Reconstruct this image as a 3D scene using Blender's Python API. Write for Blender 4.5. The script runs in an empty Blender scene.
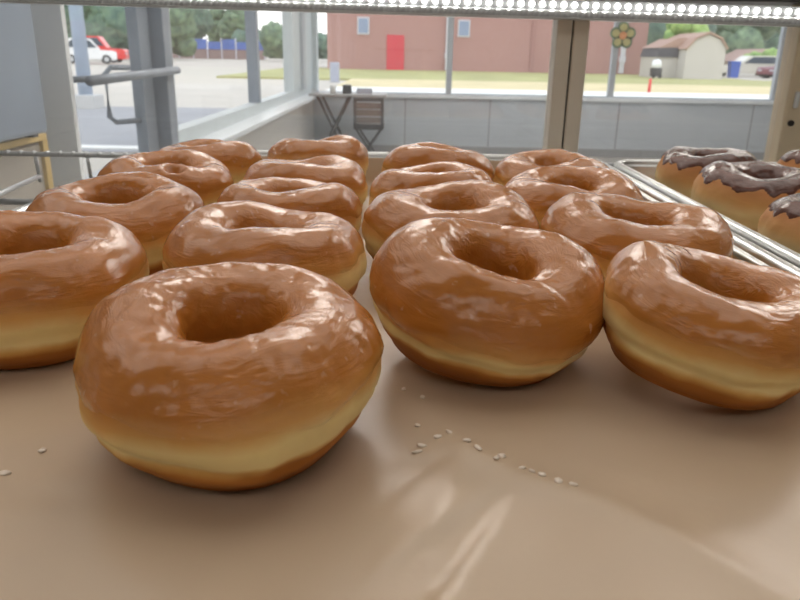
import bpy, bmesh, math, random
from mathutils import Vector, Matrix, noise, Euler
R_ = math.radians
PI = math.pi
sc = bpy.context.scene
col = sc.collection
random.seed(7)

# ------------------------------------------------------------------ materials
def lin(c):
    return tuple(((v/255)/12.92 if v/255 <= .04045 else ((v/255+.055)/1.055)**2.4) for v in c) + (1,)

class NT:
    def __init__(s, m):
        m.use_nodes = True
        s.t = m.node_tree; s.n = s.t.nodes; s.l = s.t.links
        s.b = s.n.get('Principled BSDF'); s.out = s.n.get('Material Output')
    def add(s, ty, **k):
        n = s.n.new(ty)
        for a, v in k.items(): setattr(n, a, v)
        return n
    def ln(s, a, b): s.l.new(a, b)

def mat(name, c, rough=.5, metal=0, var=0, scale=8, bump=0, bscale=40, spec=.5, coat=0):
    m = bpy.data.materials.new(name); t = NT(m)
    t.b.inputs['Roughness'].default_value = rough
    t.b.inputs['Metallic'].default_value = metal
    t.b.inputs['Specular IOR Level'].default_value = spec
    t.b.inputs['Coat Weight'].default_value = coat
    c = lin(c)
    t.b.inputs['Base Color'].default_value = c
    tc = t.add('ShaderNodeTexCoord')
    if var:
        nz = t.add('ShaderNodeTexNoise'); nz.inputs['Scale'].default_value = scale; nz.inputs['Detail'].default_value = 4
        t.ln(tc.outputs['Object'], nz.inputs['Vector'])
        cr = t.add('ShaderNodeValToRGB')
        cr.color_ramp.elements[0].position = .3; cr.color_ramp.elements[1].position = .7
        cr.color_ramp.elements[0].color = tuple(v*(1-var) for v in c[:3])+(1,)
        cr.color_ramp.elements[1].color = tuple(min(1, v*(1+var)) for v in c[:3])+(1,)
        t.ln(nz.outputs['Fac'], cr.inputs['Fac']); t.ln(cr.outputs['Color'], t.b.inputs['Base Color'])
    if bump:
        nb = t.add('ShaderNodeTexNoise'); nb.inputs['Scale'].default_value = bscale; nb.inputs['Detail'].default_value = 4
        t.ln(tc.outputs['Object'], nb.inputs['Vector'])
        bp = t.add('ShaderNodeBump'); bp.inputs['Strength'].default_value = bump; bp.inputs['Distance'].default_value = .02
        t.ln(nb.outputs['Fac'], bp.inputs['Height']); t.ln(bp.outputs['Normal'], t.b.inputs['Normal'])
    return m

def emit(name, c, s):
    m = bpy.data.materials.new(name); t = NT(m)
    t.b.inputs['Base Color'].default_value = (.8, .8, .8, 1)
    t.b.inputs['Emission Color'].default_value = lin(c); t.b.inputs['Emission Strength'].default_value = s
    return m

def glass(name, refl=.06, veil=0.0, tint=(1, 1, 1)):
    m = bpy.data.materials.new(name); t = NT(m)
    t.n.remove(t.b)
    tr = t.add('ShaderNodeBsdfTransparent'); tr.inputs['Color'].default_value = (*tint, 1)
    gl = t.add('ShaderNodeBsdfGlossy'); gl.inputs['Roughness'].default_value = .02
    mx = t.add('ShaderNodeMixShader'); mx.inputs[0].default_value = refl
    t.ln(tr.outputs[0], mx.inputs[1]); t.ln(gl.outputs[0], mx.inputs[2])
    last = mx
    if veil:  # pale haze mixed in to imitate the flare veil over the view
        df = t.add('ShaderNodeBsdfDiffuse'); df.inputs['Color'].default_value = (.85, .87, .9, 1)
        tl = t.add('ShaderNodeBsdfTranslucent'); tl.inputs['Color'].default_value = (.85, .87, .9, 1)
        ad = t.add('ShaderNodeMixShader'); ad.inputs[0].default_value = .5
        t.ln(df.outputs[0], ad.inputs[1]); t.ln(tl.outputs[0], ad.inputs[2])
        m2 = t.add('ShaderNodeMixShader'); m2.inputs[0].default_value = veil
        t.ln(mx.outputs[0], m2.inputs[1]); t.ln(ad.outputs[0], m2.inputs[2]); last = m2
    t.ln(last.outputs[0], t.out.inputs['Surface'])
    return m

def crust(name, glossy, choc=False):
    """fried dough: brown base, pale proof line round the middle, brown top (colour follows height on the ring)"""
    m = bpy.data.materials.new(name); t = NT(m)
    at = t.add('ShaderNodeAttribute', attribute_name='band')
    tc = t.add('ShaderNodeTexCoord')
    nz = t.add('ShaderNodeTexNoise'); nz.inputs['Scale'].default_value = 45; nz.inputs['Detail'].default_value = 5
    t.ln(tc.outputs['Object'], nz.inputs['Vector'])
    ma = t.add('ShaderNodeMath', operation='MULTIPLY_ADD'); ma.inputs[1].default_value = .16; ma.inputs[2].default_value = -.08
    t.ln(nz.outputs['Fac'], ma.inputs[0])
    ad = t.add('ShaderNodeMath', operation='ADD'); t.ln(at.outputs['Fac'], ad.inputs[0]); t.ln(ma.outputs[0], ad.inputs[1])
    cr = t.add('ShaderNodeValToRGB'); e = cr.color_ramp.elements
    if choc:
        st = [(0, (172, 120, 64)), (.10, (206, 156, 96)), (.18, (234, 204, 148)), (.45, (240, 212, 156)), (.62, (220, 168, 108)), (.80, (198, 138, 84)), (1, (190, 126, 76))]
    else:
        st = [(0, (164, 98, 38)), (.23, (188, 122, 54)), (.30, (222, 174, 100)), (.36, (244, 220, 158)), (.50, (243, 217, 152)), (.61, (220, 164, 94)), (.76, (187, 118, 48)), (1, (185, 115, 47))]
    e[0].position, e[0].color = st[0][0], lin(st[0][1]); e[1].position, e[1].color = st[-1][0], lin(st[-1][1])
    for p, c in st[1:-1]:
        x = e.new(p); x.color = lin(c)
    t.ln(ad.outputs[0], cr.inputs['Fac'])
    # mottling
    n2 = t.add('ShaderNodeTexNoise'); n2.inputs['Scale'].default_value = 22; n2.inputs['Detail'].default_value = 3
    t.ln(tc.outputs['Object'], n2.inputs['Vector'])
    mr = t.add('ShaderNodeMapRange'); mr.inputs[1].default_value = .3; mr.inputs[2].default_value = .7; mr.inputs[3].default_value = .86; mr.inputs[4].default_value = 1.12
    t.ln(n2.outputs['Fac'], mr.inputs[0])
    mx = t.add('ShaderNodeMix', data_type='RGBA', blend_type='MULTIPLY'); mx.inputs[0].default_value = 1
    t.ln(cr.outputs['Color'], mx.inputs[6]); t.ln(mr.outputs[0], mx.inputs[7])
    last = mx.outputs[2]
    uv = t.add('ShaderNodeUVMap', uv_map='UVMap')
    if glossy:
        # dried sugar flecks
        n3 = t.add('ShaderNodeTexNoise'); n3.inputs['Scale'].default_value = 210; n3.inputs['Detail'].default_value = 2
        t.ln(tc.outputs['Object'], n3.inputs['Vector'])
        r3 = t.add('ShaderNodeMapRange'); r3.inputs[1].default_value = .68; r3.inputs[2].default_value = .76; r3.inputs[3].default_value = 0; r3.inputs[4].default_value = .45
        t.ln(n3.outputs['Fac'], r3.inputs[0])
        m3 = t.add('ShaderNodeMix', data_type='RGBA'); t.ln(r3.outputs[0], m3.inputs[0]); t.ln(last, m3.inputs[6]); m3.inputs[7].default_value = lin((226, 186, 150))
        last = m3.outputs[2]
    t.ln(last, t.b.inputs['Base Color'])
    # relief
    sx = t.add('ShaderNodeSeparateXYZ'); t.ln(uv.outputs[0], sx.inputs[0])
    an = t.add('ShaderNodeMath', operation='MULTIPLY'); an.inputs[1].default_value = 2*PI; t.ln(sx.outputs[0], an.inputs[0])
    mp = t.add('ShaderNodeCombineXYZ')
    for q, op in ((0, 'COSINE'), (1, 'SINE')):
        c1 = t.add('ShaderNodeMath', operation=op); t.ln(an.outputs[0], c1.inputs[0])
        c2 = t.add('ShaderNodeMath', operation='MULTIPLY'); c2.inputs[1].default_value = 2.6; t.ln(c1.outputs[0], c2.inputs[0]); t.ln(c2.outputs[0], mp.inputs[q])
    c3 = t.add('ShaderNodeMath', operation='MULTIPLY'); c3.inputs[1].default_value = 26; t.ln(sx.outputs[1], c3.inputs[0]); t.ln(c3.outputs[0], mp.inputs[2])
    w = t.add('ShaderNodeTexNoise'); w.inputs['Scale'].default_value = 1.0; w.inputs['Detail'].default_value = 5; w.inputs['Distortion'].default_value = 1.2
    t.ln(mp.outputs[0], w.inputs['Vector'])
    fb = t.add('ShaderNodeTexNoise'); fb.inputs['Scale'].default_value = 130; fb.inputs['Detail'].default_value = 4
    t.ln(tc.outputs['Object'], fb.inputs['Vector'])
    b1 = t.add('ShaderNodeBump'); b1.inputs['Distance'].default_value = .004; b1.inputs['Strength'].default_value = .24 if glossy else .1
    pm = t.add('ShaderNodeTexNoise'); pm.inputs['Scale'].default_value = 28; pm.inputs['Detail'].default_value = 1
    t.ln(tc.outputs['Object'], pm.inputs['Vector'])
    pr = t.add('ShaderNodeMapRange'); pr.inputs[1].default_value = .42; pr.inputs[2].default_value = .62; pr.inputs[3].default_value = .15
    t.ln(pm.outputs['Fac'], pr.inputs[0])
    pw = t.add('ShaderNodeMath', operation='MULTIPLY'); t.ln(w.outputs['Fac'], pw.inputs[0]); t.ln(pr.outputs[0], pw.inputs[1])
    t.ln(pw.outputs[0], b1.inputs['Height'])
    b2 = t.add('ShaderNodeBump'); b2.inputs['Distance'].default_value = .0012; b2.inputs['Strength'].default_value = .22
    t.ln(fb.outputs['Fac'], b2.inputs['Height']); t.ln(b1.outputs['Normal'], b2.inputs['Normal'])
    t.ln(b2.outputs['Normal'], t.b.inputs['Normal'])
    t.b.inputs['Roughness'].default_value = .21 if glossy else .6
    t.b.inputs['Specular IOR Level'].default_value = .55 if glossy else .3
    t.b.inputs['Subsurface Weight'].default_value = .12
    t.b.inputs['Subsurface Radius'].default_value = (1, .5, .2); t.b.inputs['Subsurface Scale'].default_value = .004
    if glossy:
        t.b.inputs['Coat Weight'].default_value = .16; t.b.inputs['Coat Roughness'].default_value = .16
    return m

def paper_mat(name, c1, c2):
    m = bpy.data.materials.new(name); t = NT(m)
    tc = t.add('ShaderNodeTexCoord')
    n = t.add('ShaderNodeTexNoise'); n.inputs['Scale'].default_value = 9; n.inputs['Detail'].default_value = 3
    t.ln(tc.outputs['Object'], n.inputs['Vector'])
    cr = t.add('ShaderNodeValToRGB'); cr.color_ramp.elements[0].color = lin(c1); cr.color_ramp.elements[1].color = lin(c2)
    cr.color_ramp.elements[0].position = .35; cr.color_ramp.elements[1].position = .65
    t.ln(n.outputs['Fac'], cr.inputs['Fac']); t.ln(cr.outputs['Color'], t.b.inputs['Base Color'])
    fb = t.add('ShaderNodeTexNoise'); fb.inputs['Scale'].default_value = 30; fb.inputs['Detail'].default_value = 5
    t.ln(tc.outputs['Object'], fb.inputs['Vector'])
    b = t.add('ShaderNodeBump'); b.inputs['Distance'].default_value = .002; b.inputs['Strength'].default_value = .25
    t.ln(fb.outputs['Fac'], b.inputs['Height']); t.ln(b.outputs['Normal'], t.b.inputs['Normal'])
    t.b.inputs['Roughness'].default_value = .33; t.b.inputs['Specular IOR Level'].default_value = .55
    return m

def brick_mat(name):
    m = bpy.data.materials.new(name); t = NT(m)
    tc = t.add('ShaderNodeTexCoord')
    mp = t.add('ShaderNodeMapping'); mp.inputs['Rotation'].default_value = (PI/2, 0, 0)
    b = t.add('ShaderNodeTexBrick'); b.inputs['Scale'].default_value = 3.5
    b.inputs['Color1'].default_value = lin((168, 126, 120)); b.inputs['Color2'].default_value = lin((176, 134, 127)); b.inputs['Mortar'].default_value = lin((186, 148, 142))
    b.inputs['Mortar Size'].default_value = .015
    t.ln(tc.outputs['Object'], mp.inputs[0]); t.ln(mp.outputs[0], b.inputs['Vector'])
    t.ln(b.outputs['Color'], t.b.inputs['Base Color']); t.b.inputs['Roughness'].default_value = .85
    return m

def leaf_mat(name, a, b):
    m = bpy.data.materials.new(name); t = NT(m)
    tc = t.add('ShaderNodeTexCoord'); n = t.add('ShaderNodeTexNoise'); n.inputs['Scale'].default_value = 1.6; n.inputs['Detail'].default_value = 6
    t.ln(tc.outputs['Object'], n.inputs['Vector'])
    cr = t.add('ShaderNodeValToRGB'); cr.color_ramp.elements[0].color = lin(a); cr.color_ramp.elements[1].color = lin(b)
    cr.color_ramp.elements[0].position = .35; cr.color_ramp.elements[1].position = .65
    t.ln(n.outputs['Fac'], cr.inputs['Fac']); t.ln(cr.outputs['Color'], t.b.inputs['Base Color']); t.b.inputs['Roughness'].default_value = .8
    return m

M = dict(
    dough=crust('fried_dough', False), glaze=crust('sugar_glaze', True), cdough=crust('choc_dough', False, True),
    icing=mat('chocolate_icing', (98, 60, 48), .26, var=.25, scale=60, bump=.15, bscale=120, coat=.4),
    paper=paper_mat('parchment', (194, 171, 145), (203, 181, 156)), paper2=paper_mat('white_paper', (214, 208, 196), (222, 216, 206)),
    flake=mat('dried_glaze', (232, 218, 202), .3),
    alu=mat('aluminium', (205, 206, 205), .32, 1, var=.08, scale=30, bump=.05, bscale=60),
    steel=mat('brushed_steel', (176, 172, 164), .34, 1, var=.1, scale=25),
    post=mat('post_metal', (244, 232, 214), .42, .05, var=.06, scale=6), postg=mat('post_gap', (45, 40, 38), .7),
    warmplate=mat('beige_plate', (226, 208, 178), .5, .05, var=.08, scale=12),
    chrome=mat('chrome_wire', (212, 215, 218), .3, .7, var=.05, scale=20),
    darkrail=mat('dark_rail', (92, 92, 94), .5, .6, var=.05),
    white=mat('white_enamel', (225, 226, 226), .4, var=.04), lens=None,
    wallp=mat('grey_panel', (174, 183, 192), .55, var=.03, scale=3), seam=mat('panel_seam', (140, 143, 146), .6, var=.03),
    wallw=mat('painted_wall', (190, 189, 186), .8, var=.03, scale=2), pillar=mat('pillar_grey', (234, 240, 243), .6, var=.02),
    sill=mat('sill_laminate', (214, 222, 228), .35, var=.03), frame=mat('window_frame', (168, 176, 184), .45, .2, var=.05),
    dframe=mat('door_frame', (138, 148, 160), .45, .2, var=.08), lframe=mat('light_frame', (196, 206, 210), .45, .2, var=.04),
    black=mat('black_metal', (52, 54, 58), .5, .3, var=.1), brownwood=mat('brown_wood', (98, 86, 82), .55, var=.2, scale=20),
    tabletop=mat('table_top', (150, 152, 152), .4, var=.05), paperitem=mat('white_card', (226, 226, 224), .6, var=.05),
    fridge=mat('steel_blue', (150, 164, 182), .35, .35, var=.06, scale=5), fridged=mat('dark_trim', (70, 74, 82), .5, .2, var=.05),
    counter=mat('counter_panel', (176, 170, 160), .6, var=.04), woodedge=mat('wood_edge', (214, 186, 120), .5, var=.08, scale=14), ctop=mat('counter_top', (146, 138, 126), .5, var=.06),
    floor=mat('shop_tile', (168, 164, 158), .4, var=.06), ceil=mat('ceiling_tile', (226, 226, 222), .9, var=.03),
    asphalt=mat('asphalt', (152, 150, 150), .9, var=.07, scale=.8), conc=mat('concrete', (192, 182, 168), .9, var=.05, scale=.5),
    curb=mat('curb_white', (236, 232, 222), .85, var=.03), grass=mat('lawn', (170, 166, 108), .95, var=.16, scale=.35),
    drygrass=mat('dry_verge', (214, 196, 150), .95, var=.1, scale=.4),
    brick=brick_mat('red_brick'), brickd=mat('brick_pilaster', (164, 122, 117), .85, var=.06), reddoor=mat('red_door', (206, 62, 74), .6, var=.04), glassblue=mat('window_pane_blue', (136, 150, 176), .2, .1, var=.05),
    pipe=mat('pale_pipe', (206, 204, 210), .6, var=.03), shed=mat('shed_siding', (198, 192, 186), .8, var=.04), sroof=mat('shed_roof', (176, 144, 128), .85, var=.08), sdark=mat('shed_dark', (86, 84, 90), .8, var=.05),
    red=mat('car_red', (226, 44, 40), .35, var=.04, coat=.5), cwhite=mat('car_white', (236, 236, 234), .35, var=.03, coat=.5), cream=mat('car_cream', (216, 212, 198), .35, .1, var=.03, coat=.5), maroon=mat('car_maroon', (140, 72, 82), .35, .1, var=.04, coat=.5),
    cglass=mat('car_glass', (70, 82, 94), .1, var=.05), tyre=mat('tyre', (44, 44, 46), .85, var=.1), hub=mat('wheel_hub', (190, 192, 194), .4, .6, var=.05),
    trunk=mat('bark', (110, 92, 74), .9, var=.2), leaf=leaf_mat('leaf_mid', (82, 104, 84), (130, 152, 116)), leafl=leaf_mat('leaf_light', (112, 148, 76), (168, 192, 112)), leafd=leaf_mat('leaf_dark', (74, 98, 86), (112, 136, 112)),
    bluefab=mat('blue_sheet', (84, 112, 178), .7, var=.18, scale=.6), wallbr=mat('low_wall', (150, 128, 122), .85, var=.08), polegrey=mat('lamp_pole', (176, 190, 208), .5, .1, var=.1, scale=3), base=mat('pole_base', (196, 194, 190), .9, var=.05),
    bin=mat('blue_bin', (44, 84, 170), .5, var=.06), dark=mat('dark_plastic', (64, 62, 66), .6, var=.1), green=mat('yellow_green', (176, 176, 84), .7, var=.08),
    roofh=mat('house_roof', (170, 140, 128), .85, var=.06), housew=mat('house_wall', (190, 176, 160), .85, var=.04),
    petal=mat('petal_yellow', (176, 172, 116), .5, var=.06), petalr=mat('petal_rim', (96, 122, 92), .5, var=.05), pcent=mat('flower_centre', (206, 142, 92), .5, var=.06),
    marker=mat('red_marker', (214, 66, 60), .5, var=.05), ibox=mat('utility_grey', (164, 168, 182), .6, var=.05),
    ledback=mat('led_backing', (128, 130, 132), .5, .2, var=.04),
    glassw=glass('window_glass', .05), glassc=glass('case_glass', .05, .065), led=emit('led_white', (255, 252, 244), 26), lamp=emit('added_panel_glow', (255, 247, 238), 12.5), filld=emit('overhead_fill', (255, 248, 240), 1.25), fillr=emit('rear_fill', (255, 248, 240), 1.7),  # panel emitters serve the added ceiling panels
)
def lens_mat():
    m = bpy.data.materials.new('ribbed_lens'); t = NT(m)
    t.b.inputs['Base Color'].default_value = lin((184, 187, 189)); t.b.inputs['Roughness'].default_value = .25
    t.b.inputs['Transmission Weight'].default_value = .15; t.b.inputs['IOR'].default_value = 1.3
    return m
M['lens'] = lens_mat()

# ------------------------------------------------------------------ mesh helpers
def link(name, bm, m, parent=None, smooth=False, mats=None):
    me = bpy.data.meshes.new(name)
    bmesh.ops.recalc_face_normals(bm, faces=bm.faces)
    bm.to_mesh(me); bm.free()
    if smooth:
        for p in me.polygons: p.use_smooth = True
    for k in (mats or [m]): me.materials.append(k)
    o = bpy.data.objects.new(name, me); col.objects.link(o)
    if parent: o.parent = parent
    return o

def tag(o, label, cat, group=None, kind=None):
    o['label'] = label; o['category'] = cat
    if group: o['group'] = group
    if kind: o['kind'] = kind
    return o

def thing(name, label, cat, loc=(0, 0, 0), rz=0, group=None):
    o = bpy.data.objects.new(name, None); col.objects.link(o)
    o.location = loc; o.rotation_euler = (0, 0, rz); o.empty_display_size = .1
    return tag(o, label, cat, group)

def struct(name, bm, m, parent=None, smooth=False):
    o = link(name, bm, m, parent, smooth)
    if not parent: o['kind'] = 'structure'
    return o

def B(): return bmesh.new()

def box(bm, x0, x1, y0, y1, z0, z1, bev=0):
    r = bmesh.ops.create_cube(bm, size=1)
    for v in r['verts']:
        v.co = Vector(((x0+x1)/2+v.co.x*(x1-x0), (y0+y1)/2+v.co.y*(y1-y0), (z0+z1)/2+v.co.z*(z1-z0)))
    if bev:
        es = set(e for v in r['verts'] for e in v.link_edges)
        bmesh.ops.bevel(bm, geom=list(es), offset=bev, segments=2, affect='EDGES', profile=.5)
    return bm

def tube(bm, pts, r, n=10, cap=True):
    pts = [Vector(p) for p in pts]; rings = []
    for i, p in enumerate(pts):
        d = (pts[min(i+1, len(pts)-1)]-pts[max(i-1, 0)]).normalized()
        u = d.cross(Vector((0, 0, 1)))
        if u.length < 1e-3: u = d.cross(Vector((1, 0, 0)))
        u.normalize(); v = d.cross(u)
        rr = r[i] if isinstance(r, (list, tuple)) else r
        rings.append([bm.verts.new(p+(u*math.cos(2*PI*k/n)+v*math.sin(2*PI*k/n))*rr) for k in range(n)])
    for a, b in zip(rings, rings[1:]):
        for k in range(n): bm.faces.new((a[k], a[(k+1) % n], b[(k+1) % n], b[k]))
    if cap:
        bm.faces.new(rings[0][::-1]); bm.faces.new(rings[-1])
    return bm

def prism(bm, poly, axis, a, b):
    """poly of 2D points extruded from a to b along axis ('x','y','z')"""
    def P(u, v, w):
        return {'x': (w, u, v), 'y': (u, w, v), 'z': (u, v, w)}[axis]
    A = [bm.verts.new(P(u, v, a)) for u, v in poly]; Bv = [bm.verts.new(P(u, v, b)) for u, v in poly]
    bm.faces.new(A); bm.faces.new(Bv[::-1])
    n = len(poly)
    for i in range(n): bm.faces.new((A[i], A[(i+1) % n], Bv[(i+1) % n], Bv[i]))
    return bm

def disc(bm, c, r, axis, th, n=20):
    pts = [(r*math.cos(2*PI*k/n), r*math.sin(2*PI*k/n)) for k in range(n)]
    ix = {'x': (1, 2), 'y': (0, 2), 'z': (0, 1)}[axis]
    poly = [(c[ix[0]]+p[0], c[ix[1]]+p[1]) for p in pts]
    w = c['xyz'.index(axis)]
    return prism(bm, poly, axis, w-th/2, w+th/2)

# ------------------------------------------------------------------ camera
CAMZ = 1.215
cd = bpy.data.cameras.new('camera'); cam = bpy.data.objects.new('camera', cd); col.objects.link(cam)
cd.sensor_width = 36; cd.lens = 36*720/800; cd.clip_start = .01; cd.clip_end = 1000
cam.matrix_world = Matrix.Translation((0, 0, CAMZ)) @ Matrix.Rotation(R_(90-18.9), 4, 'X') @ Matrix.Rotation(R_(1.1), 4, 'Z')
cd.dof.use_dof = True; cd.dof.focus_distance = .30; cd.dof.aperture_fstop = cd.lens/1.1
sc.camera = cam

# ------------------------------------------------------------------ doughnuts
def ring_grid(R, H, rh, seed, nu, nv, ax=1.0, ay=1.0, pits=0, lump=1.0, n_exp=2.35, dent=None):
    rnd = random.Random(seed)
    ph = [rnd.uniform(0, 2*PI) for _ in range(12)]
    off = Vector((rnd.uniform(-50, 50), rnd.uniform(-50, 50), rnd.uniform(-50, 50)))
    pit = [(rnd.uniform(0, 2*PI), rnd.uniform(.08, .92)*PI*.8, rnd.uniform(.0007, .0015), rnd.uniform(.0002, .0005)) for _ in range(pits)]
    if dent: pit.append(dent)
    G, band, low = [], [], []
    for i in range(nu):
        th = 2*PI*i/nu+PI/2
        ro = R*(1+lump*(.022*math.cos(2*th+ph[0])+.016*math.cos(3*th+ph[1])+.008*math.cos(5*th+ph[2])))
        ri = rh*(1+lump*(.09*math.cos(2*th+ph[3])+.06*math.cos(3*th+ph[4])))
        hh = H*(1+lump*(.035*math.cos(th+ph[5])+.03*math.cos(2*th+ph[6])+.02*math.cos(3*th+ph[7])))
        sh = .05*math.cos(th+ph[8])+.035*math.cos(2*th+ph[9])+.02*math.cos(4*th+ph[10])
        mid, w = (ro+ri)/2, (ro-ri)/2
        row, rb, rl = [], [], []
        for j in range(nv):
            f = 2*PI*j/nv
            c, s = math.cos(f), math.sin(f)
            nt_ = (n_exp-.5*max(0, s)**.7) if c > 0 else n_exp
            ce = math.copysign(abs(c)**(2/(nt_ if c > 0 else n_exp+.5)), c); se = math.copysign(abs(s)**(2/(nt_ if c > 0 else n_exp+.9)), s)
            zn = .5+.5*se
            rho = mid+w*ce
            low_k = max(0, (.5-zn)/.5)
            if c > 0: rho -= ro*.105*low_k**1.4*ce
            else: rho += ri*.10*low_k
            # crown leans in towards the hole a little lower than the middle of the ring
            z = hh*zn
            if zn < .05: z = hh*(.05*.6+zn*.4)-hh*.03
            # crease where the pale line is
            if c > 0: rho -= .0012*math.exp(-((zn-.33-sh*.6)/.06)**2)
            p = Vector((rho*math.cos(th)*ax, rho*math.sin(th)*ay, z))
            nrm = Vector((ce*math.cos(th), ce*math.sin(th), se)).normalized()
            k = min(1, zn*4)
            d = .0018*lump*noise.noise(p*34+off)+.0009*noise.noise(p*85+off)+.00035*noise.noise(p*230+off)
            p += nrm*d*k
            row.append(p); rb.append(max(zn, .62+.2*zn)+sh*.3 if c < -.15 else zn+sh*.7); rl.append(zn if c > 0 else 2+zn)
        G.append(row); band.append(rb); low.append(rl)
    # little burst bubbles in the crown
    for (a, f, rr, dd) in pit:
        i0 = int(a/(2*PI)*nu) % nu; j0 = int(f/(2*PI)*nv)
        c0 = G[i0][j0].copy()
        for di in range(-8, 9):
            for dj in range(-8, 9):
                i, j = (i0+di) % nu, (j0+dj) % nv
                q = (G[i][j]-c0).length
                if q < rr*2.2:
                    x = q/rr
                    G[i][j].z += -dd*math.exp(-x*x*1.6)+dd*.15*math.exp(-((x-1.3)/.35)**2)
    return G, band, low

def grid_normals(G):
    nu, nv = len(G), len(G[0]); N = []
    for i in range(nu):
        r = []
        for j in range(nv):
            a = G[(i+1) % nu][j]-G[i-1][j]; b = G[i][(j+1) % nv]-G[i][j-1]
            n = a.cross(b)
            r.append(n.normalized() if n.length > 1e-12 else Vector((0, 0, 1)))
        N.append(r)
    return N

def mesh_from(name, G, band, keep, m, parent):
    nu, nv = len(G), len(G[0])
    idx, vs, bs = {}, [], []
    fs, uvs = [], []
    def vid(i, j):
        k = (i % nu, j % nv)
        if k not in idx:
            idx[k] = len(vs); vs.append(G[k[0]][k[1]]); bs.append(band[k[0]][k[1]])
        return idx[k]
    for i in range(nu):
        for j in range(nv):
            q = [(i, j), (i+1, j), (i+1, j+1), (i, j+1)]
            if all(keep(a % nu, b % nv) for a, b in q):
                fs.append([vid(a, b) for a, b in q]); uvs += [(a/nu, b/nv) for a, b in q]
    me = bpy.data.meshes.new(name); me.from_pydata(vs, [], fs)
    at = me.attributes.new('band', 'FLOAT', 'POINT'); at.data.foreach_set('value', bs)
    ul = me.uv_layers.new(name='UVMap')
    for k, u in enumerate(uvs): ul.data[k].uv = u
    for p in me.polygons: p.use_smooth = True
    me.materials.append(m); me.update()
    o = bpy.data.objects.new(name, me); col.objects.link(o); o.parent = parent
    return o

def doughnut(kind, label, group, x, y, R, H=.041, rh=.30, seed=1, rx=0, ry=0, rz=0, ax=1., ay=1., hi=False, pits=0, z0=1.1008, lump=1., bs=0., dent=None):
    nu, nv = (300, 130) if hi else (150, 70)
    G, band, low = ring_grid(R, H, R*rh, seed, nu, nv, ax, ay, pits, lump, dent=dent)
    if bs: band = [[b+bs*max(0, min(1, (b-.15)/.25)) for b in q] for q in band]
    N = grid_normals(G)
    rot = Euler((R_(rx), R_(ry), R_(rz))).to_matrix()
    zmin = min((rot @ p).z for r in G for p in r)
    choc = kind == 'chocolate_donut'
    t = thing(kind, label, 'doughnut', (x, y, z0-zmin), 0, group)
    t.rotation_euler = (R_(rx), R_(ry), R_(rz))
    mesh_from('dough', G, band, lambda i, j: True, M['cdough' if choc else 'dough'], t)
    rnd = random.Random(seed+99); ph = [rnd.uniform(0, 2*PI) for _ in range(6)]
    G2 = []; keepv = {}
    for i in range(nu):
        th = 2*PI*i/nu
        if choc:
            edge = .82+.03*math.sin(9*th+ph[0])+.035*math.sin(14*th+ph[1])*math.sin(3*th+ph[4])+.02*math.sin(23*th+ph[2]); ramp = .05; tk = .0010
            hole = .62+.06*math.sin(5*th+ph[3])
        else:
            edge = .60-bs+.03*math.sin(3*th+ph[0])+.02*math.sin(7*th+ph[1])+.012*math.sin(13*th+ph[2]); ramp = .10; tk = .0007
            hole = .30+.05*math.sin(4*th+ph[3])
        row = []
        for j in range(nv):
            l = low[i][j]
            v, e = (l, edge) if l < 1.5 else (l-2, hole)
            s = max(0, min(1, (v-e)/ramp)); s = s*s*(3-2*s)
            row.append(G[i][j]+N[i][j]*(tk*s-.0003*(1-s)))
            keepv[(i, j)] = v > e-.03
        G2.append(row)
    mesh_from('icing' if choc else 'glaze', G2, band, lambda i, j: keepv[(i, j)], M['icing' if choc else 'glaze'], t)
    return t

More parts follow.
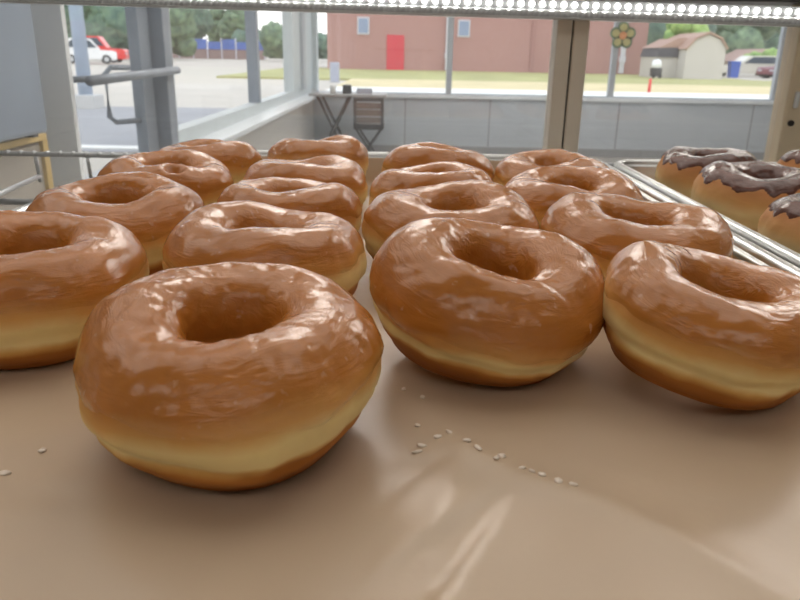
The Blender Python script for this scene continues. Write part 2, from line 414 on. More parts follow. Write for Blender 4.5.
# orientation of the grid: make sure normals point outward
GD = 'glazed doughnuts on the parchment lined tray'
gl = [
 # label, x, y, R, kw
 ('big pitted glazed doughnut standing alone at the very front of the tray', -  .0508, .2065, .0466, dict(H=.0395, bs=.03, rh=.31, seed=11, rx=5, hi=True, pits=46)),
 ('glazed doughnut behind the front one, in the second file from the left', -.0628, .3237, .0475, dict(seed=12, rx=1, ay=.95, rh=.30)),
 ('third glazed doughnut back in the second file from the left', -.0653, .4088, .0424, dict(seed=13, rx=2, ay=.95)),
 ('fourth glazed doughnut back in the second file from the left', -.0677, .5090, .0433, dict(seed=14, rx=1, ay=.95, rh=.26)),
 ('flat topped glazed doughnut at the far end of the second file from the left', -.0722, .6150, .0408, dict(seed=15, H=.043, rx=-3, rh=.2)),
 ('glazed doughnut cut off by the left edge, frontmost of the left file', -.1513, .2814, .0474, dict(seed=16, rx=2, rh=.33)),
 ('second glazed doughnut back in the left file, with a wide open hole', -.1558, .3874, .0472, dict(seed=17, rx=2, rh=.34)),
 ('third glazed doughnut back in the left file, with a dent beside its hole', -.1615, .4960, .0450, dict(seed=18, rx=3, rh=.3, dent=(R_(208), PI*.47, .0065, .0085))),
 ('farthest glazed doughnut of the left file, behind the dented one', -.1600, .5920, .0450, dict(seed=19, rx=-2, rh=.2)),
 ('plump glazed doughnut tipped forward, frontmost of the third file',   .0315, .2685, .0440, dict(seed=20, H=.041, rx=7, ry=6, rz=0, ax=1.02, ay=.97, rh=.29, bs=.19, hi=True)),
 ('wide glazed doughnut right behind the tipped one in the third file', .0270, .3830, .0472, dict(seed=21, rx=3, ay=.93, rh=.30)),
 ('glazed doughnut mostly hidden in the third file, only its back rim showing', .0201, .4690, .0408, dict(seed=22, rx=1, ay=.93, rh=.27, H=.043)),
 ('farthest glazed doughnut of the third file, with a lumpy top', .0269, .5800, .0436, dict(seed=23, H=.043, rx=-1, rh=.28)),
 ('glazed doughnut cut off by the right edge, frontmost of the right file',   .1130, .2510, .0420, dict(seed=24, H=.0365, rx=3, ry=8, rh=.36, hi=True)),
 ('second glazed doughnut back in the right file, beside the tray rim', .1185, .3595, .0478, dict(seed=25, rx=2, ay=.95, rh=.28)),
 ('third glazed doughnut back in the right file', .1062, .4570, .0462, dict(seed=26, rx=2, ay=.97, rh=.30)),
 ('farthest glazed doughnut of the right file, in front of the case post', .1161, .5560, .0459, dict(seed=27, rx=0, rh=.25)),
]
for lb, x, y, R, kw in gl: doughnut('glazed_donut', lb, GD, x, y, R, **kw)
CD = 'chocolate iced doughnuts on the next tray'
ch = [
 ('chocolate iced doughnut at the back corner of the right tray', .2490, .5960, .0390, dict(seed=31, H=.042, rx=2)),
 ('chocolate iced doughnut with icing drips, in the middle of the right tray', .2500, .5040, .0440, dict(seed=32, H=.042, rx=0)),
 ('chocolate iced doughnut cut off by the right edge, nearest on its tray', .2490, .4020, .0420, dict(seed=33, H=.040)),
 ('chocolate iced doughnut at the right edge, only its far top showing', .3490, .5900, .0430, dict(seed=34, H=.043)),
]
for lb, x, y, R, kw in ch: doughnut('chocolate_donut', lb, CD, x, y, R, **kw)

# ------------------------------------------------------------------ trays and papers
def rrect(hx, hy, r, n=8):
    pts = []
    for cx, cy, a0 in ((hx-r, hy-r, 0), (-hx+r, hy-r, 90), (-hx+r, -hy+r, 180), (hx-r, -hy+r, 270)):
        for k in range(n+1):
            a = R_(a0+90*k/n); pts.append((cx+r*math.cos(a), cy+r*math.sin(a)))
    return pts

def sheet_pan(label, x0, x1, y0, y1, z):
    cx, cy, hx, hy = (x0+x1)/2, (y0+y1)/2, (x1-x0)/2, (y1-y0)/2
    t = thing('sheet_pan', label, 'tray', (cx, cy, z))
    prof = [(-.009, 0), (-.005, .0012), (-.002, .005), (0, .0225), (.0015, .0252)]
    roll = [(.0015+.0, .0252)] + [(.0055-.004*math.cos(R_(a)), .0252+.0036*math.sin(R_(a))) for a in range(20, 230, 20)]
    back = [(.0015, .022), (-.0008, .005), (-.004, -.0002), (-.009, -.001)]
    def build(pf, name, close):
        bm = B(); rings = []
        for o, zz in pf:
            rings.append([bm.verts.new((px, py, zz)) for px, py in rrect(hx+o, hy+o, .022+o)])
        n = len(rings[0])
        for a, b in zip(rings, rings[1:]):
            for k in range(n): bm.faces.new((a[k], a[(k+1) % n], b[(k+1) % n], b[k]))
        if close: bm.faces.new(rings[0][::-1]); bm.faces.new(rings[-1])
        return link(name, bm, M['alu'], t, True)
    o = build(prof+back, 'pan_body', True)
    for p in o.data.polygons:
        if len(p.vertices) > 4: p.use_smooth = False
    r = build(roll+[(.0015, .022)], 'rolled_rim', False)
    return t
sheet_pan('aluminium sheet pan holding the glazed doughnuts', -.214, .172, .03, .678, 1.0985)
sheet_pan('aluminium sheet pan with rounded corner holding the chocolate doughnuts', .1965, .640, .03, .662, 1.0985)

RIDGE = [(.001, .250), (.0205, .190), (.035, .1765), (.057, .165), (.095, .120)]
def seg_d(p, a, b):
    ab = b-a; t = max(0, min(1, (p-a).dot(ab)/ab.length_squared)); return (p-(a+ab*t)).length
R2 = [Vector(p) for p in RIDGE]; R3 = [Vector((.0205, .190)), Vector((.012, .155)), Vector((.004, .10))]
def paper_z(x, y):
    p = Vector((x, y))
    d = min(seg_d(p, a, b) for a, b in zip(R2, R2[1:])); d2 = min(seg_d(p, a, b) for a, b in zip(R3, R3[1:]))
    z = .0032*math.exp(-d/.013)*min(1, max(0, (.25-y)/.05)) + .0026*math.exp(-d2/.012)
    near = 0
    for a, b in zip(R2, R2[1:]):
        ab = b-a; t = (p-a).dot(ab)/ab.length_squared
        if 0 <= t <= 1:
            sd = (ab.x*(p.y-a.y)-ab.y*(p.x-a.x))/ab.length
            if sd < 0: near = max(near, -sd)
    fx = max(0, min(1, (x+.012)/.03)); fx = fx*fx*(3-2*fx)
    z += .055*min(near, .06)*fx
    z += .0016*math.exp(-((x-.034)/.034)**2-((y-.146)/.022)**2)
    z += .0006*noise.noise(Vector((x*25, y*25, 3)))+.0004*abs(noise.noise(Vector((x*60, y*60, 9))))
    return z
def paper_sheet(name, label, x0, x1, y0, y1, m, nx, ny, climb, fn):
    bm = B(); vs = []
    for i in range(nx+1):
        r = []
        for j in range(ny+1):
            x = x0+(x1-x0)*i/nx; y = y0+(y1-y0)*(j/ny)
            z = fn(x, y)
            e = max(0, x-(x1-climb), 1.6*((x0+climb*.5)-x))
            e2 = max(0, y-(y1-.016)) if climb else 0
            y -= .5*e2
            z += max(e*1.6, e2*1.5)+.002*(e/climb)*noise.noise(Vector((x*30, y*30, 1))) if climb else 0
            if climb: x += -.55*e if x > 0 else .3*e
            r.append(bm.verts.new((x, y, z)))
        vs.append(r)
    for i in range(nx):
        for j in range(ny): bm.faces.new((vs[i][j], vs[i+1][j], vs[i+1][j+1], vs[i][j+1]))
    o = link(name, bm, m, None, True); o.location = (0, 0, 1.0995)
    return tag(o, label, 'paper')
paper_sheet('parchment_paper', 'creased beige parchment sheet lying under the glazed doughnuts', -.2085, .176, .045, .676, M['paper'], 150, 200, .014, paper_z)
paper_sheet('parchment_paper', 'pale parchment sheet lying under the chocolate doughnuts', .209, .628, .045, .648, M['paper2'], 60, 80, 0, lambda x, y: .0004+.0004*noise.noise(Vector((x*30, y*30, 5))))

rnd = random.Random(3)
proto = None
for k, (fx, fy) in enumerate([(.0065, .206), (.0125, .197), (.016, .199), (.021, .192), (.024, .188), (.029, .1835), (.031, .1862), (.036, .180), (.0385, .1785), (.041, .1765), (.045, .1735), (.0075, .193), (.006, .1895), (.049, .1725), (.002, .235), (.0085, .228), (-.107, .190), (-.112, .178)]):
    bm = B(); bmesh.ops.create_icosphere(bm, subdivisions=2, radius=.0011)
    sx, sy = rnd.uniform(.6, 1.7), rnd.uniform(.6, 1.2)
    for v in bm.verts:
        v.co *= 1+.4*noise.noise(v.co*900+Vector((k, 0, 0)))
        v.co = Vector((v.co.x*sx, v.co.y*sy, v.co.z*.45))
    o = link('glaze_flake', bm, M['flake'], None, True); o.location = (fx, fy, 1.0998+paper_z(fx, fy)); o.rotation_euler = (0, 0, rnd.uniform(0, 3))
    tag(o, 'tiny flake of dried sugar glaze lying on the parchment', 'crumb', 'glaze flakes on the parchment')

# ------------------------------------------------------------------ wire shelf and display case
ws = thing('wire_shelf', 'chrome wire shelf with a raised back rail under the trays', 'shelf', (0, 0, 1.095))
wz = -.0015
bm = B()
for y in (.02, .20, .40, .605, .70): tube(bm, [(-.40 if y < .65 else -.21, y, wz-.004), (.66, y, wz-.004)], .0028, 8)
link('cross_bar', bm, M['chrome'], ws, True)
bm = B()
for k in range(35):
    x = -.205+k*.865/34
    tube(bm, [(x, .02, wz), (x, .70, wz)], .0016, 6)
link('shelf_wire', bm, M['chrome'], ws, True)
bm = B(); tube(bm, [(-.52, .695, .0225), (-.10, .695, .0225), (.66, .695, .0225)], .0024, 8); link('guard_rail', bm, M['chrome'], ws, True)
for x in (-.352, -.302, -.10, .15, .40, .64):
    bm = B(); tube(bm, [(x, .695, .0225), (x, .698, wz-.003)], .0019, 8); link('rail_post', bm, M['chrome'], ws, True)
bm = B(); tube(bm, [(-.352, .698, .001), (-.342, .605, .001), (-.335, .50, .001)], .0024, 8); link('side_bar', bm, M['chrome'], ws, True)
bm = B()
for k in range(34): bmesh.ops.create_uvsphere(bm, u_segments=8, v_segments=6, radius=.0028, matrix=Matrix.Translation((-.515+k*.0125, .695, .0233)))
link('rail_bead', bm, M['chrome'], ws, True)

dc = thing('display_case', 'metal framed glass pastry display case around the trays', 'display case', (0, 0, 0))
for (xa, xb, m) in ((.1715, .1885, M['post']), (.1905, .2080, M['post'])):
    bm = B(); box(bm, xa, xb, .868, .90, .60, 1.276, .0015); link('post', bm, m, dc)
bm = B(); box(bm, .1885, .1905, .872, .895, .60, 1.276); link('post_gap_strip', bm, M['postg'], dc)  # dark strip standing in for the shaded gap between the bars
pt = link('post', box(B(), .4445, .52, .868, .90, .60, 1.276, .002), M['warmplate'], dc)
bm = B(); disc(bm, (.4535, .867, 1.146), .0035, 'y', .002); link('screw', bm, M['postg'], pt)
bm = B(); box(bm, .4515, .4565, .862, .868, 1.163, 1.182, .002); link('reflection_strip', bm, M['white'], pt)  # white strip standing in for a bright reflection on the post
link('post', box(B(), -.70, -.66, .868, .90, .60, 1.276, .002), M['steel'], dc)
for xa, xb in ((-.66, .1715), (.208, .4445)):
    bm = B(); box(bm, xa, xb, .885, .8862, .60, 1.276); link('glass_pane', bm, M['glassc'], dc)
bm = B(); box(bm, -.72, .72, .866, .93, 1.2765, 1.33, .002); link('top_rail', bm, M['darkrail'], dc)
bm = B(); box(bm, -.72, .72, .55, .93, .52, .60, .003); link('case_floor', bm, M['steel'], dc)
bm = B(); box(bm, -.72, .72, .55, .93, 0, .52, .004); link('case_base', bm, M['white'], dc)
for x in (-.55, .56):
    bm = B(); box(bm, x, x+.02, .06, .868, 1.064, 1.0855, .001); link('shelf_bracket', bm, M['steel'], dc)
    bm = B(); box(bm, x, x+.02,   .03, .06, 0, 1.0855, .001); link('shelf_leg', bm, M['steel'], dc)
bm = B(); box(bm, -.55, .58, .30, .32, 1.0640, 1.0850, .001); link('shelf_beam', bm, M['steel'], dc)

ls = thing('led_light_strip', 'bright LED strip in a ribbed lens under the case top rail', 'light', (0, .85, 1.2562))
ls.rotation_euler = (0, R_(.6), 0)
bm = B(); box(bm, -.66, .66, .010, .0155, .001, .0200); link('housing', bm, M['ledback'], ls)
bm = B(); box(bm, -.66, .66, -.004, .0099, -.001, .0015, .0006); link('lip', bm, M['alu'], ls)
bm = B()
n = 660; A, Cc = [], []
pf = [(.0088, .0095), (.004, .0088), (-.001, .0068), (-.003, .0030), (-.003, .0018)]
rows = []
for i in range(n+1):
    x = -.655+1.31*i/n
    rows.append([bm.verts.new((x+.004*(1-k/4), py-.0011*math.sin(2*PI*x/.0059)*(1 if 0 < k < 4 else .3), pz)) for k, (py, pz) in enumerate(pf)])
for a, b in zip(rows, rows[1:]):
    for k in range(4): bm.faces.new((a[k], b[k], b[k+1], a[k+1]))
link('ribbed_lens', bm, M['lens'], ls, True)
bm = B(); bmesh.ops.create_uvsphere(bm, u_segments=12, v_segments=8, radius=.0027)
for v in bm.verts: v.co.y *= .6
led0 = link('led', bm, M['led'], ls, True)
N_LED = 96
for k in range(N_LED):
    o = led0 if k == 0 else led0.copy()
    if k: col.objects.link(o); o.parent = ls
    o.location = (-.56+k*.01185, .0085, .0148)

# ------------------------------------------------------------------ shop room
YB = 9.4; XL = -1.14; XR = 5.6; YR = -2.6; ZC = 2.9
struct('floor', box(B(), -3.2, XR+.1, YR-.1, YB+.1, -.1, 0), M['floor'])
struct('ceiling', box(B(), -3.2, XR+.15, YR-.1, YB+.15, ZC, ZC+.15), M['ceil'])
struct('wall_rear', box(B(), -3.2, XR+.1, YR-.12, YR, 0, ZC), M['wallw'])
struct('wall_right', box(B(), XR, XR+.12, YR, YB+.1, 0, ZC), M['wallw'])
struct('wall_recess', box(B(), -3.2, -3.08, YR, 2.6, 0, ZC), M['wallw'])
struct('pillar_left', box(B(), -3.08, XL-.02, 2.6, 2.63, 0, ZC), M['pillar'])
# back wall: dado below the window and head above
w = struct('wall_back', box(B(), XL-.1, XR, YB, YB+.12, 0, .69), M['wallp'])
struct('wall_back_head', box(B(), XL-.1, XR, YB, YB+.12, 2.45, ZC), M['wallw'])
for k, x in enumerate((.02, 1.09, 2.72, 4.41)):
    struct('seam', box(B(), x-.008, x+.008, YB-.006, YB, .02, .68), M['seam'], w)
struct('trim_1', box(B(), XL, XR, YB-.05, YB+.12, .69, .735, .004), M['sill'])
struct('baseboard_back', box(B(), XL, XR, YB-.015, YB, 0, .1), M['seam'])
wn = struct('window_1', box(B(), XL, XR, YB+.02, YB+.09, .735, .75), M['frame'])
for x in (.56, 2.60, 4.66): struct('mullion', box(B(), x-.035, x+.035, YB+.02, YB+.09, .75, 2.45), M['frame'], wn)
struct('window_glass', box(B(), XL+.06, XR-.05, YB+.05, YB+.056, .75, 2.45), M['glassw'], wn)
# corner post
struct('trim_2', box(B(), XL-.10, XL+.06, YB-.02, YB+.12, .735, 2.45, .006), M['lframe'])
# left wall with its window and door
wl = struct('wall_left', box(B(), XL-.12, XL, 3.95, YB+.12, 0, .72), M['wallw'])
struct('wall_left_head', box(B(), XL-.12, XL, 2.74, YB+.12, 2.45, ZC), M['wallw'])
struct('trim_3', box(B(), XL-.04, XL+.13, 3.75, YB-.05, .705, .74, .004), M['sill'])
wn = struct('window_2', box(B(), XL-.10, XL-.01, 3.75, YB-.02, .74, .82), M['lframe'])
struct('mullion', box(B(), XL-.10, XL-.015, 5.95, 6.04, .82, 2.45), M['dframe'], wn)
struct('mullion', box(B(), XL-.10, XL+.0, 7.75, YB, .82, 2.45), M['lframe'], wn)
struct('mullion', box(B(), XL-.02, XL+.03, 8.3, 8.5, .82, 2.45), M['frame'], wn)
struct('window_glass', box(B(), XL-.06, XL-.054, 3.85, 7.75, .82, 2.45), M['glassw'], wn)
d = struct('door_1', box(B(), XL-.08, XL-.03, 2.65, 3.50, .02, .14), M['dframe'])
struct('stile', box(B(), XL-.08, XL-.03, 3.36, 3.50, .14, 2.1), M['dframe'], d)
struct('stile', box(B(), XL-.08, XL-.03, 2.63, 2.65, .14, 2.1), M['dframe'], d)
struct('top_rail', box(B(), XL-.08, XL-.03, 2.65, 3.50, 2.1, 2.2), M['dframe'], d)
struct('door_glass', box(B(), XL-.058, XL-.052, 2.65, 3.36, .14, 2.1), M['glassw'], d)
bm = B(); tube(bm, [(XL+.05, 2.45+.15, 1.105), (XL+.05, 3.62, 1.12)], .018, 12)
tube(bm, [(XL-.03, 3.42, 1.118), (XL+.05, 3.42, 1.118)], .012, 10); tube(bm, [(XL-.03, 2.645, 1.107), (XL+.05, 2.755, 1.107)], .012, 10)
struct('push_bar', bm, M['dframe'], d, True)
bm = B(); tube(bm, [(XL-.06, 3.30, 1.135), (XL-.13, 3.26, 1.135), (XL-.14, 3.22, 1.11), (XL-.14, 3.22, .93), (XL-.13, 3.26, .905), (XL-.06, 3.36, .905)], .012, 10)
struct('pull_handle', bm, M['dframe'], d, True)
struct('trim_4', box(B(), XL-.12, XL+.03, 3.52, 3.62, 0, 2.45, .006), M['dframe'])
struct('trim_5', box(B(), XL-.12, XL-.02, 3.62, 3.80, 0, 2.45, .006), M['frame'])
struct('trim_6', box(B(), XL-.12, XL, 2.74, 3.8, 2.2, 2.45), M['dframe'])
# ceiling panels out of view, added to brighten the shop
for (x, y) in ((-.1, 3.3), (2.4, 3.3), (-.1, 5.2), (2.4, 5.2), (-.1, 7.1), (2.4, 7.1), (4.4, 5.2)):
    t = thing('added_ceiling_light', 'unseen ceiling panel added to brighten the shop', 'light', (x, y, ZC), 0, 'added ceiling panels')
    bm = B(); box(bm, -.62, .62, -.32, .32, -.035, 0, .005); link('frame', bm, M['white'], t)
    bm = B(); box(bm, -.57, .57, -.27, .27, -.042, -.0355); link('fill_face', bm, M['lamp'], t)

for x in (-1.85, -.5, .85):  # dim panels added overhead and behind the camera as fill light
    for y in (-1.4, .55, 1.25, 1.95):
        t = thing('added_ceiling_light', 'dim ceiling panel added as fill light around the display case', 'light', (x, y, ZC), 0, 'added dim fill panels')
        bm = B(); box(bm, -.65, .65, -.35, .35, -.035, 0, .005); link('frame', bm, M['white'], t)
        bm = B(); box(bm, -.61, .61, -.31, .31, -.042, -.0355); link('fill_face', bm, M['filld' if y > 0 else 'fillr'], t)
# counter and steel appliance by the door
ct = thing('counter', 'low service counter with blond wood edging left of the door', 'counter', (-1.965, 1.6, 0))
bm = B(); box(bm, -.7, .80, -.9, .74, 0, .92, .004); link('carcass', bm, M['counter'], ct)
bm = B(); box(bm, -.72, .795, -.92, .755, .921, .949, .002); link('worktop', bm, M['ctop'], ct)
bm = B(); box(bm, .796, .812, -.92, .77, .930, .951, .002); box(bm, .796, .812, .738, .772, 0, .930, .002); link('wood_edging', bm, M['woodedge'], ct)
ap = thing('refrigerated_cabinet', 'blue grey steel cabinet standing on the counter at left', 'cabinet', (-1.50, 2.08, .951))
bm = B(); box(bm, -.40, .40, -.26, .20, .012, .95, .012); link('cabinet_body', bm, M['fridge'], ap)
bm = B(); box(bm, -.385, .385, -.275, -.2605, .03, .93, .006); dr = link('cabinet_door', bm, M['fridge'], ap)
bm = B(); tube(bm, [(.30, -.2755, .2), (.30, -.31, .22), (.30, -.31, .6), (.30, -.2755, .62)], .01, 8); link('handle', bm, M['steel'], dr, True)
bm = B(); box(bm, .10, .135, -.279, -.2752, .03, .93); link('door_gasket', bm, M['fridged'], dr)
for sx in (-.36, .34):
    for sy in (-.22, .16):
        bm = B(); box(bm, sx, sx+.03, sy, sy+.03, 0, .012); link('foot', bm, M['fridged'], ap)

# bistro table and chair
bt = thing('bistro_table', 'small dark legged folding table in the window corner', 'table', (-.64, 8.75, 0))
bm = B(); box(bm, -.44, .44, -.30, .30, .735, .765, .006); link('tabletop', bm, M['tabletop'], bt)
for y in (-.22, .22):
    for s in (1, -1):
        bm = B(); tube(bm, [(-.17-.18*s, y+.012*s, .735), (-.17+.18*s, y+.012*s, .01)], .016, 8); link('leg', bm, M['black'], bt, True)
bm = B(); tube(bm, [(-.17, -.22, .37), (-.17, .22, .37)], .012, 8); link('stretcher', bm, M['black'], bt, True)
cb = thing('bistro_chair', 'dark folding chair with a brown slatted back at the window table', 'chair', (-.38, 8.05, 0))
bm = B(); box(bm, -.165, .165, -.02, .02, .72, .76, .006); box(bm, -.165, -.13, -.015, .015, .42, .72); box(bm, .13, .165, -.015, .015, .42, .72); box(bm, -.165, .165, -.015, .015, .42, .48); link('back_frame', bm, M['black'], cb)
bm = B(); 
for k in range(3): box(bm, -.13, .13, -.011, .011, .49+.075*k, .555+.075*k, .002)
link('back_slat', bm, M['brownwood'], cb)
bm = B(); box(bm, -.17, .17, .01, .36, .44, .465, .006); link('seat', bm, M['brownwood'], cb)
for s in (1, -1):
    bm = B(); tube(bm, [(-.15*s, .02, .44), (.15*s, .03, .0)], .013, 8); link('leg', bm, M['black'], cb, True)
    bm = B(); tube(bm, [(-.15*s, .34, .44), (.15*s, .33, .0)], .013, 8); link('leg', bm, M['black'], cb, True)
o = link('paper_cup', tube(B(), [(0, 0, 0), (0, 0, .09)], [.03, .038], 14), M['paperitem'], None, True); o.location = (-.82, 8.65, .765); tag(o, 'white paper cup on the window table', 'cup')
nb = thing('napkin_holder', 'dark napkin holder with pale napkins on the window table', 'napkin holder', (-.66, 8.68, .765))
bm = B(); box(bm, -.05, .05, -.04, -.035, 0, .09); box(bm, -.05, .05, .035, .04, 0, .09); box(bm, -.05, .05, -.04, .04, 0, .006); link('holder', bm, M['black'], nb)
bm = B(); box(bm, -.045, .045, -.033, .033, .007, .10); link('napkin', bm, M['paperitem'], nb)
o = link('menu_card', box(B(), -.09, .09, -.004, .004, 0, .06), M['ibox'], None); o.location = (-.46, 8.7, .765); tag(o, 'small grey card lying at the right end of the window table', 'card')

# flower ornament on the window mullion
fl = thing('mullion_flower', 'five petalled flower ornament fixed high on the window mullion', 'ornament', (2.66, YB-.01, 1.47))
for k in range(5):
    a = R_(90+72*k)
    bm = B(); disc(bm, (.092*math.cos(a), 0, .092*math.sin(a)), .070, 'y', .012); pr = link('petal', bm, M['petalr'], fl)
    bm = B(); disc(bm, (.092*math.cos(a), -.008, .092*math.sin(a)), .046, 'y', .006); link('petal_face', bm, M['petal'], pr)
bm = B(); disc(bm, (0, -.010, 0), .045, 'y', .016); link('flower_centre', bm, M['pcent'], fl)

# ------------------------------------------------------------------ outside
struct('ground_lot', box(B(), -160, 120, -20, 200, -.4, -.06), M['conc'])
struct('ground_asphalt', prism(B(), [(-40, 9.35), (-1.4, 9.35), (-1.4, 17.2), (-40, 15.2)], 'z', -.06, -.045), M['asphalt'])
struct('ground_walk', box(B(), -9, 12, 9.6, 9.9, -.055, -.035), M['curb'])
struct('ground_curb', box(B(), -2.5, 60, 22.5, 26.8, -.06, .06), M['curb'])
struct('ground_verge', box(B(), -2.5, 70, 26.8, 36.0, -.06, .04), M['drygrass'])
struct('ground_lawn', box(B(), -9, 70, 36.0, 60, -.06, .035), M['grass'])
struct('ground_street', box(B(), 21.5, 70, 46.5, 72, .03, .045), M['conc'])

bb = thing('brick_building', 'long red brick building with a red door across the street', 'building', (6.2, 57, 0))
bm = B(); box(bm, -12.0, 11.8, 0, 12, 0, 6.2); link('wall', bm, M['brick'], bb)
bm = B(); box(bm, 3.2, 3.5, -.12, 0, 0, 6.2); link('pilaster', bm, M['brickd'], bb)
bm = B(); box(bm, -7.55, -6.25, -.08, .05, 0, 2.5); link('door', bm, M['reddoor'], bb)
for (x0, x1, z0, z1) in ((-9.75, -8.85, 2.5, 3.7), (-2.3, -1.4, 2.45, 3.65)):
    bm = B(); box(bm, x0, x1, -.1, .02, z0, z1); f = link('window', bm, M['pipe'], bb)
    bm = B(); box(bm, x0+.1, x1-.1, -.13, -.101, z0+.1, z1-.1); link('pane', bm, M['glassblue'], f)
for x in (-3.0, 10.05):
    bm = B(); box(bm, x-.16, x+.16, -.3, -.05, .1, 4.6); box(bm, x-.22, x+.22, -.36, -.04, .9, 1.3); link('downspout', bm, M['pipe'], bb)

sh = thing('barn_shed', 'pale barn style garden shed with a brown gambrel roof', 'shed', (18.5, 47.2, 0))
sh.scale = (.93, 1, .86)
gp = [(-1.15, 0), (1.45, 0), (1.45, 2.15), (1.0, 2.75), (.2, 3.1), (-.6, 2.75), (-1.15, 2.1)]
bm = B(); prism(bm, gp, 'y', 0, 5); sb = link('wall', bm, M['shed'], sh)
bm = B(); prism(bm, [(-1.2, 2.05), (-.62, 2.8), (.2, 3.16), (1.02, 2.8), (1.5, 2.1), (1.58, 2.14), (1.06, 2.9), (.2, 3.28), (-.66, 2.9), (-1.28, 2.1)], 'y', -.12, 5.1); link('roof', bm, M['sroof'], sh)
bm = B(); box(bm, -2.6, -1.15, 1.4, 4.6, 0, 1.55); link('lean_to', bm, M['shed'], sh)
bm = B(); prism(bm, [(-2.65, 1.5), (-1.16, 1.5), (-1.16, 2.2), (-2.5, 2.15)], 'y', 1.3, 4.7); link('lean_to_roof', bm, M['sdark'], sh)
bm = B(); prism(bm, [(-2.55, 2.16), (-1.0, 2.22), (-.3, 2.9), (-1.3, 2.85)], 'y', 1.35, 4.9); link('rear_roof', bm, M['sroof'], sh)

def car(name, label, x, y, rz, paint, L=4.4, H=1.6, W=1.8, pickup=False):
    t = thing(name, label, 'car', (x, y, 0), R_(rz))
    bz = .3; mz = H*.56; h = L/2
    low = [(-h, bz), (h, bz), (h, mz*.82), (h*.93, mz*.93), (h*.40, mz), (-h*.95, mz), (-h, mz*.85)]
    bm = B(); prism(bm, low, 'y', -W/2, W/2)
    if pickup: cab = [(h*.42, mz), (h*.18, H), (-h*.22, H), (-h*.30, mz)]
    else: cab = [(h*.46, mz), (h*.14, H*.98), (-h*.62, H), (-h*.90, mz)]
    prism(bm, cab, 'y', -W*.44, W*.44)
    if pickup:
        pass
    bmesh.ops.bevel(bm, geom=[e for e in bm.edges], offset=.05, segments=2, affect='EDGES', clamp_overlap=True)
    link('body', bm, paint, t)
    cx = sum(p[0] for p in cab)/4; cz = sum(p[1] for p in cab)/4
    win = [(cx+(px-cx)*.80, cz+.02+(pz-cz)*.68) for px, pz in cab]
    bm = B(); prism(bm, win, 'y', -W*.45, W*.45); link('side_window', bm, M['cglass'], t)
    for s in (1, -1):
        bm = B(); box(bm, s*h-.02 if s > 0 else -h-.03, s*h+.03 if s > 0 else -h+.02, -W*.4, -W*.22, mz*.6, mz*.75); box(bm, s*h-.02 if s > 0 else -h-.03, s*h+.03 if s > 0 else -h+.02, W*.22, W*.4, mz*.6, mz*.75); link('lamp', bm, M['pipe'], t)
    for sx in (.62, -.62):
        for sy in (1, -1):
            bm = B(); disc(bm, (sx*h, sy*(W/2-.06), .34), .34, 'y', .22, 24); wh = link('wheel', bm, M['tyre'], t)
            bm = B(); disc(bm, (sx*h, sy*(W/2+.055), .34), .19, 'y', .02, 16); link('wheel_hub', bm, M['hub'], wh)
    return t
car('white_car', 'white car parked far off beside the lamp post', -25.3, 60.6, 25, M['cwhite'], 4.2, 1.9, 1.8)
car('red_pickup', 'red pickup truck parked behind the white car', -26.8, 66.0, 8, M['red'], 5.2, 2.15, 1.9, True)
car('cream_car', 'cream car parked beyond the shed', 25.7, 56.6, 183, M['cream'], 5.2, 1.55)
car('maroon_car', 'maroon car parked in front of the cream car', 26.9, 52.6, 196, M['maroon'], 4.4, 1.5)

lp = thing('lamp_post', 'pale blue lamp post on a concrete base in the parking lot', 'lamp post', (-6.95, 16.3, -.06))
bm = B(); tube(bm, [(0, 0, .3), (0, 0, 6.5)], [.15, .12], 14); link('pole', bm, M['polegrey'], lp, True)
bm = B(); box(bm, -.28, .28, -.28, .28, 0, .3, .02); link('base', bm, M['base'], lp)
bm = B(); tube(bm, [(0, 0, 6.4), (1.2, 0, 6.6)], .05, 8); box(bm, 1.0, 1.7, -.14, .14, 6.56, 6.7); link('lamp_arm', bm, M['polegrey'], lp)

o = link('utility_box', box(B(), -.2, .2, -.15, .15, 0, .85, .03), M['ibox'], None); o.location = (-3.1, 33.6, -.06); tag(o, 'grey utility box on the grass before the brick building', 'box')
o = link('marker_post', tube(B(), [(0, 0, 0), (0, 0, .45), (0, 0, .5)], [.06, .05, .03], 10), M['marker'], None, True); o.location = (8.75, 26.8, .04); tag(o, 'short red marker post on the grass verge', 'post')
bc = thing('blue_bin', 'blue rubbish bin standing between the shed and parked cars', 'bin', (22.8, 52.5, .045))
bc.scale = (.72, .72, .8)
bm = B(); prism(bm, [(-.36, 0), (.36, 0), (.46, 1.25), (-.46, 1.25)], 'y', -.4, .4); link('bin_body', bm, M['bin'], bc)
bm = B(); box(bm, -.48, .48, -.42, .42, 1.251, 1.36, .03); link('lid', bm, M['bin'], bc)
wb = thing('dark_cart', 'small dark cart with a white bundle beside the shed', 'cart', (15.75, 47.4, .035))
wb.scale = (.68, .7, .82)
bm = B(); box(bm, -.45, .45, -.35, .35, .15, .75, .05); link('tub', bm, M['dark'], wb)
for s in (1, -1):
    bm = B(); disc(bm, (.3*s, -.36, .16), .16, 'y', .06); link('wheel', bm, M['tyre'], wb)
bm = B(); bmesh.ops.create_icosphere(bm, subdivisions=3, radius=.5)
for v in bm.verts: v.co = Vector((v.co.x, v.co.y*.7, v.co.z*.8+.98))*1+Vector((1, 0, 0))*.12*noise.noise(v.co*3)
link('bundle', bm, M['cwhite'], wb, True)
o = link('planter_marker', box(B(), -.10, .10, -.06, .06, 0, .11, .01), M['green'], None); o.location = (-3.22, 9.35, -.045); tag(o, 'small yellow green block on the pavement outside the door', 'block')

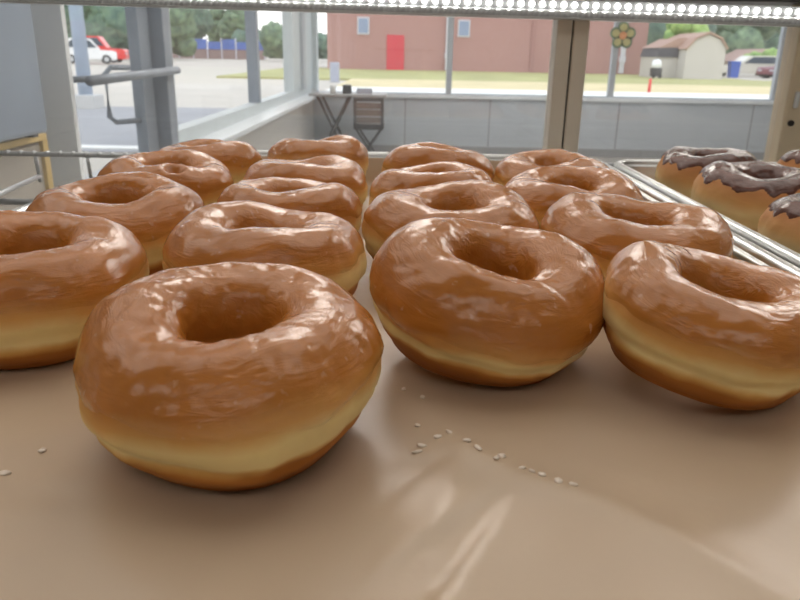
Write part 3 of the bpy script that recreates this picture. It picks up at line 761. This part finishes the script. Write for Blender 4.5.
hs = thing('house', 'low house with a reddish roof behind the parked cars', 'house', (36, 72, 0))
hs.scale = (.62, .8, .58)
bm = B(); box(bm, -6, 6, 0, 8, 0, 1.9); link('wall', bm, M['housew'], hs)
bm = B(); prism(bm, [(-6.6, 1.9), (6.6, 1.9), (3.5, 3.9), (-3.0, 3.9)], 'y', -.4, 8.4); link('roof', bm, M['roofh'], hs)
bf = thing('blue_fence', 'long fence hung with blue sheets across the parking lot', 'fence', (-30.5, 112, 0))
bm = B(); box(bm, -9, 10, 0, .3, -.06, 1.3); link('low_wall', bm, M['wallbr'], bf)
bm = B()
for k in range(9): box(bm, -8.9+k*2.1, -6.95+k*2.1, -.1, .1, 1.3, 2.7-.35*(k % 2))
link('blue_sheet', bm, M['bluefab'], bf)
for k in range(10):
    bm = B(); tube(bm, [(-9+k*2.1, -.2, 0), (-9+k*2.1, -.2, 2.9)], .09, 8); link('post', bm, M['pipe'], bf)

def tree(label, x, y, h, w, m, seed, trunk=.25, z0=.3):
    rn = random.Random(seed)
    t = thing('tree', label, 'tree', (x, y, 0), 0, 'trees beyond the shop')
    bm = B(); tube(bm, [(0, 0, -.06), (.1, 0, h*.4), (0, .1, h*.7)], [.28, .2, .1], 8); link('trunk', bm, M['trunk'], t, True)
    bm = B()
    for k in range(16):
        a = rn.uniform(0, 2*PI); q = rn.uniform(0, 1)**.5
        zz = h*(trunk+(1-trunk)*rn.uniform(.12, .92)); rad = w*.5*(1-abs(zz/h-.55)*.7)
        c = Vector((rad*q*math.cos(a), rad*q*math.sin(a)*.8, zz)); r = w*rn.uniform(.16, .27)
        res = bmesh.ops.create_icosphere(bm, subdivisions=3, radius=r, matrix=Matrix.Translation(c))
        for v in res['verts']:
            dd = (v.co-c).normalized()
            v.co += dd*r*(.35*noise.noise(v.co*1.3+Vector((seed, 0, 0)))+.28*noise.noise(v.co*3.6))
            v.co.z = max(v.co.z, z0)
    link('crown', bm, m, t, True)
    return t
tree('dark tree behind the red pickup, beside the lamp post', -33.5, 84, 7.2, 9, M['leafd'], 1, .1)
tree('mid green tree behind the red pickup, nearest the door frame', -31.5, 98, 6.8, 9, M['leaf'], 2, .1)
tree('green tree over the left part of the blue sheets', -37.0, 126, 8.0, 11, M['leafd'], 3, .1)
tree('tall green tree over the middle of the blue sheets', -32.5, 140, 8, 8.6, M['leaf'], 4, .1)
tree('lower green tree over the right part of the blue sheets', -24.0, 119, 3.6, 5, M['leafd'], 5, .1)
tree('yellowish tree seen just left of the window corner post', -15.4, 98, 3.8, 6.0, M['leaf'], 6, .1)
tree('small green tree left of the brick building', -12.2, 104, 3.2, 5, M['leafd'], 7, .1)
tree('bright light green tree at the right end of the brick building', 19.4, 53.2, 5.4, 2.6, M['leafl'], 8, .25)
tree('dark green tree directly behind the shed roof', 29, 82, 7.6, 9, M['leafd'], 9, .1)
tree('wide dark green tree behind the blue bin', 40, 90, 8.6, 9, M['leaf'], 10, .1)
tree('big dark green tree over the house roof', 53, 102, 11, 11, M['leafd'], 11, .1)
tree('dark green tree at the far right of the street', 66, 108, 11, 10, M['leaf'], 12, .1)
tree('low light green bush in front of the house', 29.0, 62.0, 1.7, 2.8, M['leafl'], 13, .02)

# ------------------------------------------------------------------ light
wd = bpy.data.worlds.new('world'); sc.world = wd; wd.use_nodes = True
nt = wd.node_tree; bg = nt.nodes['Background']
sky = nt.nodes.new('ShaderNodeTexSky'); sky.sky_type = 'HOSEK_WILKIE'; sky.turbidity = 5
tcw = nt.nodes.new('ShaderNodeTexCoord'); gr = nt.nodes.new('ShaderNodeSeparateXYZ'); nt.links.new(tcw.outputs['Generated'], gr.inputs[0])
cr = nt.nodes.new('ShaderNodeValToRGB'); cr.color_ramp.elements[0].position = 0; cr.color_ramp.elements[0].color = (1, .99, .97, 1)
cr.color_ramp.elements[1].position = .7; cr.color_ramp.elements[1].color = (.74, .85, 1, 1)
nt.links.new(gr.outputs['Z'], cr.inputs['Fac']); nt.links.new(cr.outputs['Color'], bg.inputs['Color'])
nt.nodes.remove(sky)
bg.inputs['Strength'].default_value = 1.95
sd = bpy.data.lights.new('sun', 'SUN'); sd.energy = .6; sd.angle = R_(1.5); sd.color = (1, .95, .86)
so = bpy.data.objects.new('sun', sd); col.objects.link(so); so.rotation_euler = Vector((-.35, .55, -1)).to_track_quat('-Z', 'Y').to_euler()

sc.view_settings.view_transform = 'Standard'
sc.view_settings.look = 'None'
sc.view_settings.exposure = 0.12
sc.view_settings.gamma = 1.0
sc.view_settings.use_curve_mapping = False
sc.cycles.use_denoising = True
sc.cycles.max_bounces = 8
